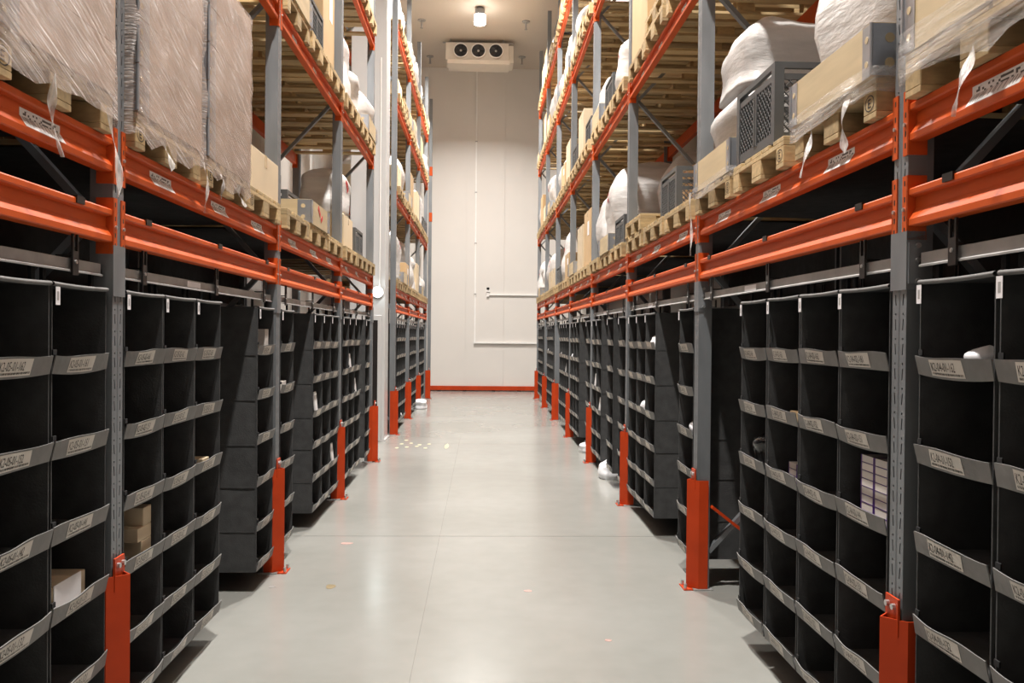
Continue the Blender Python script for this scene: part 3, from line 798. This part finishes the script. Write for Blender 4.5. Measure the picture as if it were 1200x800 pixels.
def blob(s, y, z, label, seed, W=.76, D=1.1, H=.9, a=-.02, mark=False, goods=True, tails=()):
    r = empty('wrapped_load', **place(s, y, z, a)); tag(r, label, 'wrapped load', 'white film-wrapped loads')
    key = (seed, W, D, H)
    if key not in BLOBS: BLOBS[key] = blob_mesh(seed, W, D, H)
    ob('wrap', BLOBS[key], r)
    if goods: ob('goods', MB().box(.12, D-.06, -W/2+.09, W/2-.09, .01, H*.72).mesh('goods', 'goods_white'), r)
    if mark:
        me = BLOBS[key]; bv = BVHTree.FromPolygons([v.co.copy() for v in me.vertices], [tuple(q.vertices) for q in me.polygons]); b = MB()
        for (cy, cz, uy, uz, vy, vz) in ((.03, .66, .05, .03, -.012, .02), (-.05, .57, .035, -.02, .012, .02)):
            rows = []
            for jj in (-1, 0, 1):
                row = []
                for ii in (-1, -.33, .33, 1):
                    yy, zz = (cy+ii*uy+jj*vy)*W/.72, H*cz+ii*uz+jj*vz; h = bv.ray_cast(Vector((-1, yy, zz)), Vector((1, 0, 0)))[0]
                    row.append(((h.x if h else .05)-.004, yy, zz))
                rows.append(row)
            b.grid(rows)
        ob('red_mark', b.mesh('red_mark', 'red_print'), r)
    for (ty, tz, L, w) in tails: ob('film_tail', tail_mesh(L, w, seed+ty*9), r, (.0, ty, tz))
    return r
def crate_mesh(W, D, H):
    b = MB(); t = .012; R = .022
    fr = MB()
    for sx in (0, D): fr.box(min(sx, sx+(R if sx == 0 else -R)), max(sx, sx+(R if sx == 0 else -R)), -W/2, W/2, H-.03, H)
    for sg in (-1, 1): fr.box(R, D-R, *sorted((sg*W/2, sg*(W/2-R))), H-.03, H)
    for sx in (0, D-R*2.2):
        for sg in (-1, 1): fr.box(sx, sx+R*2.2, *sorted((sg*W/2, sg*(W/2-R*2.2))), 0, H-.03)
    fr.box(.01, D-.01, -W/2+.01, W/2-.01, 0, .012)
    # ring ribs and panels
    for z in (.012, H-.085):
        hh = .045 if z < .1 else .03
        fr.box(.004, .014, -W/2+.05, W/2-.05, z, z+hh).box(D-.014, D-.004, -W/2+.05, W/2-.05, z, z+hh)
        for sg in (-1, 1): fr.box(.05, D-.05, *sorted((sg*(W/2-.004), sg*(W/2-.014))), z, z+hh)
    for yy in (-.02, .0): fr.box(.0, .014, yy-.012, yy+.02, .05, H-.08)
    la = MB(); z0, z1 = .057, H-.085; st = .040; wv = .0042
    def lattice(y0, y1, P):
        hgt = z1-z0; k = y0-hgt
        while k < y1:
            for d in (1, -1):
                # line from (k,z0) with slope d, clipped to the panel
                ya, za, yb, zb = (k, z0, k+hgt, z1) if d > 0 else (k+hgt, z0, k, z1)
                def clip(ya, za, yb, zb):
                    pts = []
                    for (yc) in (y0, y1):
                        pass
                    lo, hi = 0., 1.; dy = yb-ya
                    t0, t1 = (y0-ya)/dy, (y1-ya)/dy
                    if t0 > t1: t0, t1 = t1, t0
                    lo, hi = max(lo, t0), min(hi, t1)
                    return None if hi-lo < .02 else (ya+dy*lo, za+(zb-za)*lo, ya+dy*hi, za+(zb-za)*hi)
                cc = clip(ya, za, yb, zb)
                if cc: la.bar(P(cc[0], cc[1]), P(cc[2], cc[3]), .004, wv*2, up=P(0, 0, True))
            k += st
    def PF(y, z, n=False): return (1, 0, .001) if n else (.009, y, z)
    def PBk(y, z, n=False): return (1, 0, .001) if n else (D-.009, y, z)
    lattice(-W/2+.05, -.032, PF); lattice(.02, W/2-.05, PF); lattice(-W/2+.05, W/2-.05, PBk)
    for sg in (-1, 1):
        lattice(.05, D-.05, lambda y, z, n=False, sg=sg: (.001, 1, 0) if n else (y, sg*(W/2-.009), z))
    return fr.mesh('frame', 'crate_plastic'), la.mesh('lattice_panel', 'crate_plastic')
CRATES = {}
def crate(s, y, z, label, W=.6, D=.4, H=.41, a=0.0):
    key = (W, D, H)
    if key not in CRATES: CRATES[key] = crate_mesh(W, D, H)
    r = empty('plastic_crate', **place(s, y, z, a)); tag(r, label, 'crate', 'grey lattice plastic crates')
    ob('frame', CRATES[key][0], r); ob('lattice_panel', CRATES[key][1], r)
    return r
CART = {}
def carton(s, y, z, label, W=.6, D=.8, H=.6, a=0, mat='carton', mark=False, paper=False):
    key = (W, D, H, mat)
    if key not in CART:
        CART[key] = (MB().box(0, D, -W/2, W/2, 0, H).mesh('box', mat, bevel=.004), MB().box(-.0012, D+.001, -.03, .03, H-.08, H+.0012).mesh('tape', 'tape'), MB().box(-.002, -.001, -W*.3, -W*.05, H*.55, H*.8).mesh('paper', 'tag_white'))
    r = empty('carton', **place(s, y, z, a)); tag(r, label, 'carton', 'cartons on the racks')
    ob('box', CART[key][0], r); ob('tape', CART[key][1], r)
    if paper: ob('paper_label', CART[key][2], r)
    if mark:
        b = MB(); b.obox((-.002, .05, H*.62), (.001, 0, 0), (0, .06, .05), (0, -.016, .02)); b.obox((-.002, -.06, H*.42), (.001, 0, 0), (0, .05, -.03), (0, .012, .024))
        ob('red_mark', b.mesh('red_mark', 'red_print'), r)
    return r

def where(s, i, j, k): return f'{["near", "middle", "far"][k]} slot, {LEV[j]}, {ORD[i]} bay, {SIDE[s]} rack'
def tz(s, j): return LEVELS[s][j]+BH+.001
def slots(s, i):
    y0, y1 = POSTS[s][i], POSTS[s][i+1]; g = (y1-y0-.12-2.4)/4
    return [y0+.06+g+.4+(.8+g)*k for k in range(3)]
DONE = set()
def pal(s, i, j, k, parts=None, y=None):
    DONE.add((s, i, j, k)); yy = slots(s, i)[k] if y is None else y
    pallet(s, yy, tz(s, j), 'wooden pallet, '+where(s, i, j, k), (yy < 9.5 and j < 3) if parts is None else parts)
    return yy, tz(s, j)+PZ+.001

# --- left, first shelf
y, z = pal(-1, 0, 1, 2, y=2.93); collar_stack(-1, y, z, 7, 'tall brown wrapped collar stack on left shelf, left of the nearest upright', 1, ((-.33, -.06, .34, .05), (.12, -.07, .26, .045)))
y, z = pal(-1, 0, 1, 1, y=2.05); collar_stack(-1, y, z, 7, 'tall brown wrapped collar stack at the left picture edge', 2)
y, z = pal(-1, 1, 1, 0, y=3.94); collar_stack(-1, y, z, 7, 'tall brown wrapped collar stack just right of the nearest left upright', 3, ((.14, -.05, .15, .06), (-.38, -.05, .26, .04)))
y, z = pal(-1, 1, 1, 1, y=4.835); collar_stack(-1, y, z, 5, 'brown wrapped collar stack beside the open plank ceiling, left shelf', 4, ((-.1, -.06, .12, .07), (.25, -.06, .14, .06)))
y, z = pal(-1, 1, 1, 2, y=5.655); carton(-1, y+.02, z, 'pale carton between wrapped stacks and the second left upright', .68, 1.1, .26, -.02, 'carton_pale')
y, z = pal(-1, 2, 1, 0); crate(-1, y-.1, z, 'dark lattice crate behind the second left upright', .6, .8, .34, .15)
y, z = pal(-1, 2, 1, 1); c = collar_box(-1, y, z, 'plywood collar with steel hinges and red marks on left first shelf')
bb = MB(); bb.obox((-.002, .05, .14), (.001, 0, 0), (0, .05, .03), (0, -.012, .016)); bb.obox((-.002, -.06, .09), (.001, 0, 0), (0, .04, -.02), (0, .01, .016)); ob('red_mark', bb.mesh('red_mark', 'red_print'), c)
crate(-1, y+.1, z+.005, 'dark lattice crate standing inside the red-marked plywood collar', .6, .8, .30, .2)
y, z = pal(-1, 2, 1, 2)
y, z = pal(-1, 3, 1, 0); carton(-1, y, z, 'pale carton on left first shelf past the third upright', .6, .9, .34, 0, 'carton_pale'); blob(-1, y, z+.345, 'white wrapped sack on the pale carton past third left upright', 22, .6, .45, .52, mark=True, goods=False)
y, z = pal(-1, 3, 1, 1); crate(-1, y, z, 'grey lattice crate on left first shelf near the white column', .6, .8, .30)
y, z = pal(-1, 3, 1, 2); 
# --- right, first shelf
y, z = pal(1, 0, 1, 2, y=2.43); c = collar_box(1, y, z, 'plywood collar with steel hinge right of the nearest right upright', h=3); ob('film', film_sleeve(-.12, .07, 31, 'film_clear', x0=-.014, x1=1.214, yw=.416, drape=.05), c); ob('film_tail', tail_mesh(.2, .05, 5), c, (-.02, -.02, -.10))
y, z = pal(1, 1, 1, 0, y=3.45); c = collar_box(1, y, z, 'plywood collar with drilled steel hinges left of the nearest right upright', a=-.05)
ob('film', film_sleeve(-.07, .035, 32, 'film_clear', x0=-.016, x1=1.214, yw=.416, drape=.04), c)
for ty, L, wd in ((-.27, .20, .05), (.13, .22, .06)): ob('film_tail', tail_mesh(L, wd, 3+ty*9), c, (-.025, ty, -.05))
blob(1, y, z+.012, 'tall pinkish-white wrapped load rising from the drilled plywood collar', 33, .74, 1.08, 1.25, a=-.01)
y, z = pal(1, 1, 1, 1, y=4.37); crate(1, y+.08, z, 'large grey lattice crate between two wrapped loads, right first shelf', .62, .42, .40, -.03)
b = blob(1, y+.0, z, 'boxy pale wrapped load behind the large grey lattice crate', 34, .74, .66, .78, a=.42)
y, z = pal(1, 1, 1, 2, y=5.25); c = collar_box(1, y, z, 'plywood collar beside the second right upright holding a white bundle'); ob('film', film_sleeve(-.05, .03, 35, 'film_clear', x0=-.016, x1=1.214, yw=.416, drape=.03), c); ob('film_tail', tail_mesh(.42, .05, 2, .05), c, (-.03, .37, .0))
c = blob(1, y, z+.012, 'lumpy white wrapped bundle in two tiers leaning out of its plywood collar', 36, .72, .72, .56, a=-.01, goods=False); ob('upper_wrap', blob_mesh(44, .66, .6, .46, amp=.05), c, (.03, -.01, .52))
y, z = pal(1, 2, 1, 0)
y, z = pal(1, 2, 1, 1); crate(1, y-.09, z, 'grey lattice crate on a pale pallet past the second right upright', .6, .8, .40, .08)
y, z = pal(1, 2, 1, 2); pallet(1, y, z, 'upper empty pallet of the two stacked by third right upright', True); carton(1, y+.12, z+PZ+.003, 'brown wrapped carton behind the two stacked pallets, right', .5, .6, .5, .5)
y, z = pal(1, 3, 1, 0); crate(1, y, z, 'grey lattice crate in front of the tall white load, right rack', .6, .4, .30, 0); blob(1, y+.02, z, 'tall white wrapped load behind the small grey crate', 37, .7, .6, 1.0, a=.43, mark=True)
y, z = pal(1, 3, 1, 1); collar_box(1, y, z, 'plywood collar under a tall white load past third right upright'); blob(1, y, z+.012, 'tall white load with red mark past the third right upright', 38, .74, 1.06, 1.05, mark=True)
y, z = pal(1, 3, 1, 2); blob(1, y, z, 'ragged white wrapped load before the fourth right upright', 39, .7, 1.0, .95)
# --- second shelf, near bays
y, z = pal(1, 2, 2, 0)
y, z = pal(1, 2, 2, 1); pallet(1, y, z, 'upper empty pallet of the pair on right second shelf', True)
y, z = pal(1, 2, 2, 2); carton(1, y, z, 'tall brown carton on the right second shelf by third upright', .78, 1.1, .95, 0)
y, z = pal(1, 3, 2, 0); carton(1, y-.14, z, 'pale carton with white sack, right second shelf', .44, .9, .62, .1, 'carton_pale'); blob(1, y+.3, z, 'narrow white sack with red mark on right second shelf', 41, .24, .5, .66, a=-.02, mark=True, goods=False)
y, z = pal(-1, 1, 2, 2)
y, z = pal(-1, 2, 2, 0); collar_box(-1, y, z, 'plywood collar with steel hinge on left second shelf')
y, z = pal(-1, 2, 2, 1); crate(-1, y, z, 'open grey crate with papers on left second shelf', .6, .4, .34)
y, z = pal(-1, 2, 2, 2); carton(-1, y, z, 'tall brown carton with white paper on left second shelf', .6, .8, 1.0, .05, paper=True)
y, z = pal(-1, 3, 2, 0); blob(-1, y, z, 'white wrapped roll beside the tall carton, left second shelf', 42, .5, .8, .85)
# --- everything else on the shelves
def filler(s, i, j, k):
    yy, z = pal(s, i, j, k)
    L = where(s, i, j, k); t = RNG.random(); sd = RNG.randrange(50, 58)
    gap = (LEVELS[s][j+1]-LEVELS[s][j]) if j+1 < len(LEVELS[s]) else 1.5
    hm = min(gap-.5, CEIL-z-.3, 1.1)
    if t < .34: blob(s, yy, z, 'white wrapped load, '+L, sd, .72, 1.06, round(hm*RNG.choice((.6, .8, .95)), 2), a=RNG.uniform(-.03, .02), mark=RNG.random() < .3, goods=False)
    elif t < .5:
        collar_box(s, yy, z, 'plywood collar, '+L)
        if RNG.random() < .6: blob(s, yy, z+.012, 'white wrapped load in a collar, '+L, sd, .72, 1.06, round(hm*RNG.choice((.6, .8)), 2), goods=False)
    elif t < .62: crate(s, yy, z, 'grey lattice crate, '+L, .6, .8, .34)
    elif t < .8: carton(s, yy, z, 'brown carton, '+L, .7, 1.0, round(hm*RNG.choice((.4, .7)), 2), mat='carton', paper=RNG.random() < .5)
    elif t < .93: carton(s, yy, z, 'pale carton, '+L, .66, 1.0, round(hm*RNG.choice((.35, .6)), 2), mat='carton_pale', mark=RNG.random() < .4)
    else: pallet(s, yy, z, 'upper pallet of two, '+L, False)
for s in (1, -1):
    for i in range(len(POSTS[s])-1):
        if (s, i) in NOBAY: continue
        for j in (1, 2, 3, 4):
            for k in range(3):
                if (s, i, j, k) in DONE: continue
                if j > 1 and i < 1 or j > 2 and i < 2 or j == 1 and i == 0: continue
                if j >= 2 and i < 2: pal(s, i, j, k); continue
                filler(s, i, j, k)

# ------------------------------------------------------------------ goods in the bins and on the floor
def in_bin(name, me, s, bi, row, dy, dz=0, a=.03, label='', cat='', group=None, rot=0):
    z = LIPZ[row]+.0065+(0 if s > 0 else -.028)
    p = place(s, BINYC[(s, bi)]+dy, z+dz, a+.012); p['rotz'] += rot
    o = ob(name, me, None, **p); tag(o, label, cat, group); return o
BX = lambda w, d, h, m='box_white', bv=.002: MB().box(0, d, -w/2, w/2, 0, h).mesh('box', m, bevel=bv)
# purple-edged boxes
def pbox():
    b = MB(); b.box(0, .10, -.055, .055, .0015, .030)
    for y in (-.0515, .0515): b.box(-.0008, .1005, y-.004, y+.004, .001, .0305, 1)
    b.box(-.001, .101, -.0555, .0555, 0, .003, 1)
    return b.mesh('box', ['box_white', 'purple'])
PBX = pbox()
for k in range(8):
    for c in range(2):
        in_bin('medicine_box', PBX, 1, 2, 2, -.085+.113*c, .031*k, .03, f'white box with purple edges, {ORD[7-k]} from the top, {["right", "left"][c]} column beside the upright', 'box', 'purple-edged white boxes')
for k in range(3): in_bin('medicine_box', PBX, 1, 4, 2, .0, .031*k, .05, f'small purple-edged box in the third bin, {["bottom", "middle", "top"][k]} of three', 'box', 'small purple-edged boxes in a bin')
in_bin('carton_box', BX(.14, .2, .05, 'carton'), 1, 4, 1, -.05, 0, .04, 'flat brown box showing over a lip in the right rack', 'box')
def crumple(W, D, H, seed, mat, amp=.03):
    b = blob_mesh(seed, W, D, H, amp=amp, e=.75, round_=0); b.materials.clear(); b.materials.append(MATS[mat]); b.transform(Matrix.Translation((-.04, 0, 0))); return b
in_bin('plastic_packet', crumple(.22, .2, .2, 61, 'dark_plastic', .05), 1, 5, 2, .03, 0, .02, 'crumpled black plastic packet in the right rack', 'packet')
in_bin('orange_packet', MB().obox((.02, 0, .106), (.003, 0, 0), (0, .045, .02), (0, -.02, .08)).mesh('packet', 'orange_card'), 1, 5, 2, -.09, .004, .06, 'orange card packet beside the crumpled black plastic', 'packet')
in_bin('white_packet', crumple(.12, .15, .1, 62, 'plastic_bag', .02), 1, 1, 0, -.02, 0, .02, 'white plastic packet at the right picture edge', 'packet')
# left: carton row and small boxes
for k in range(3): in_bin('carton_box', BX(.085, .24, .105, 'carton_pale'), -1, 2, 3, -.10+.088*k, 0, .03, f'white-fronted carton in the bin by the nearest left guard, {["rightmost", "middle", "leftmost"][k]}', 'box', 'cartons in the left bin')
in_bin('paper_sheet', MB().box(0, .003, -.1, .1, 0, .115).mesh('paper', 'paper_white'), -1, 2, 3, -.04, 0, .018, 'white printed sheet in front of the cartons in the left bin', 'paper')
for k, (w, h, dy, dz) in enumerate(((.11, .08, .12, 0), (.15, .06, .10, .081), (.09, .08, .13, .142))): in_bin('carton_box', BX(w, .2, h, 'carton_pale'), -1, 3, 3, dy, dz, .03, f'{["bottom", "middle", "top"][k]} small carton stacked behind the nearest left upright', 'box', 'small cartons in a left bin')
in_bin('white_box', BX(.09, .12, .16), -1, 6, 0, .12, 0, .02, 'upright white box in the top pocket near the second left upright', 'box')
in_bin('white_box', BX(.22, .2, .07), -1, 7, 1, -.03, 0, .02, 'wide white box in the bin right of second left upright', 'box')
in_bin('carton_box', BX(.10, .2, .05, 'carton_pale'), -1, 5, 2, .05, 0, .02, 'small pale carton in a left bin', 'box')
wedge = MB().extr([(0, 0), (.02, 0), (.015, .19)], -.05, .05).mesh('paper', 'paper_white')
wed2 = MB().grid([[(.0, -.07, 0), (.0, .07, 0)], [(.01, -.05, .1), (.01, .05, .1)], [(.02, -.005, .2), (.02, .005, .2)]]).mesh('paper', 'paper_white')
for n, (s, bi, row) in enumerate(((-1, 8, 2), (-1, 10, 4), (-1, 12, 1), (1, 12, 3), (1, 13, 2), (-1, 13, 2), (1, 19, 2))):
    in_bin('folded_paper', MB().extr([(0, 0), (.012, 0), (.03, .2), (.02, .2)], -.06+.008*n, .05).mesh('paper', 'paper_white'), s, bi, row, 0, 0, .0, f'white folded paper poking up in the {["top", "second", "third", "fourth", "fifth", "lowest"][row]} pocket, {BINNAME[(s, bi)]}', 'paper', 'folded papers in bins')
for n, (s, bi, row, W) in enumerate(((1, 6, 2, .2), (1, 8, 2, .16), (1, 7, 0, .3), (-1, 11, 3, .2), (1, 16, 2, .3), (1, 17, 1, .25), (1, 21, 1, .3), (1, 23, 0, .3), (-1, 16, 4, .25), (-1, 17, 5, .25), (-1, 20, 3, .3), (-1, 21, 4, .3), (1, 26, 0, .25), (1, 25, 1, .25))):
    in_bin('plastic_packet', crumple(W, .25, .12, 63+n % 4, 'plastic_bag', .03), s, bi, row, 0, 0, .01, f'white plastic packet in pocket {["one", "two", "three", "four", "five", "six"][row]} from top, {BINNAME[(s, bi)]}', 'packet', 'white packets in bins')
def floor_bag(x, y, W, D, H, seed, label):
    o = ob('plastic_bag', crumple(W, D, H, seed, 'plastic_bag', .05), None, (x, y, 0)); tag(o, label, 'bag', 'white plastic bags on the floor')
floor_bag(1.40, 10.15, .42, .34, .22, 71, 'crumpled white plastic bag on floor by the third right guard')
floor_bag(1.42, 12.35, .3, .2, .16, 72, 'small white plastic bag by the fourth right guard')
floor_bag(-1.52, 19.3, .4, .3, .24, 73, 'white plastic bag on floor beside the far left guards')
# floor marks: flat spots of paint and dirt
def spot(x, y, rx, ry, mat, label, seed=0, cat='mark'):
    b = MB(); n = 16; b.f.append(tuple(range(n))); b.m.append(0)
    b.v = [((rx*(1+.3*nz((math.cos(2*PI*i/n), math.sin(2*PI*i/n), 0), 1.5, seed)))*math.cos(2*PI*i/n), ry*(1+.3*nz((math.cos(2*PI*i/n), math.sin(2*PI*i/n), 0), 1.5, seed))*math.sin(2*PI*i/n), 0) for i in range(n)]
    b.v += [(x_, y_, .0015) for x_, y_, _ in b.v]; b.f.append(tuple(range(n, 2*n))); b.m.append(0)
    for i in range(n): b.f.append((i, (i+1) % n, n+(i+1) % n, n+i)); b.m.append(0)
    tag(ob('floor_mark', b.mesh('mark', mat), None, (x, y, 0)), label, cat)
spot(-1.0, 5.75, .032, .05, 'mark_brown', 'round brown spot on the concrete floor at left', 1)
spot(-1.39, 5.75, .022, .03, 'joint_dark', 'small dark spot on floor near the second left guard', 2)
spot(-1.08, 6.93, .05, .03, 'mark_red', 'pale red scuff on the floor just before the joint', 3)
spot(.32, 5.65, .03, .02, 'mark_red', 'tiny red mark on the floor at the aisle middle', 4)
spot(.72, 4.73, .02, .015, 'mark_red', 'tiny red fleck on the floor near right bins', 5)
for k in range(9): spot(-1.25+.14*(k % 4)+.03*(k//4), 12.7+.36*(k//4)+.09*(k % 3), .03, .07, 'floor_paint_yellow', f'worn yellow paint fleck by the white column, {ORD[k]} of the patch', k+6)
spot(-.52, 12.9, .03, .28, 'floor_paint_yellow', 'thin worn yellow paint streak on the far floor', 20)
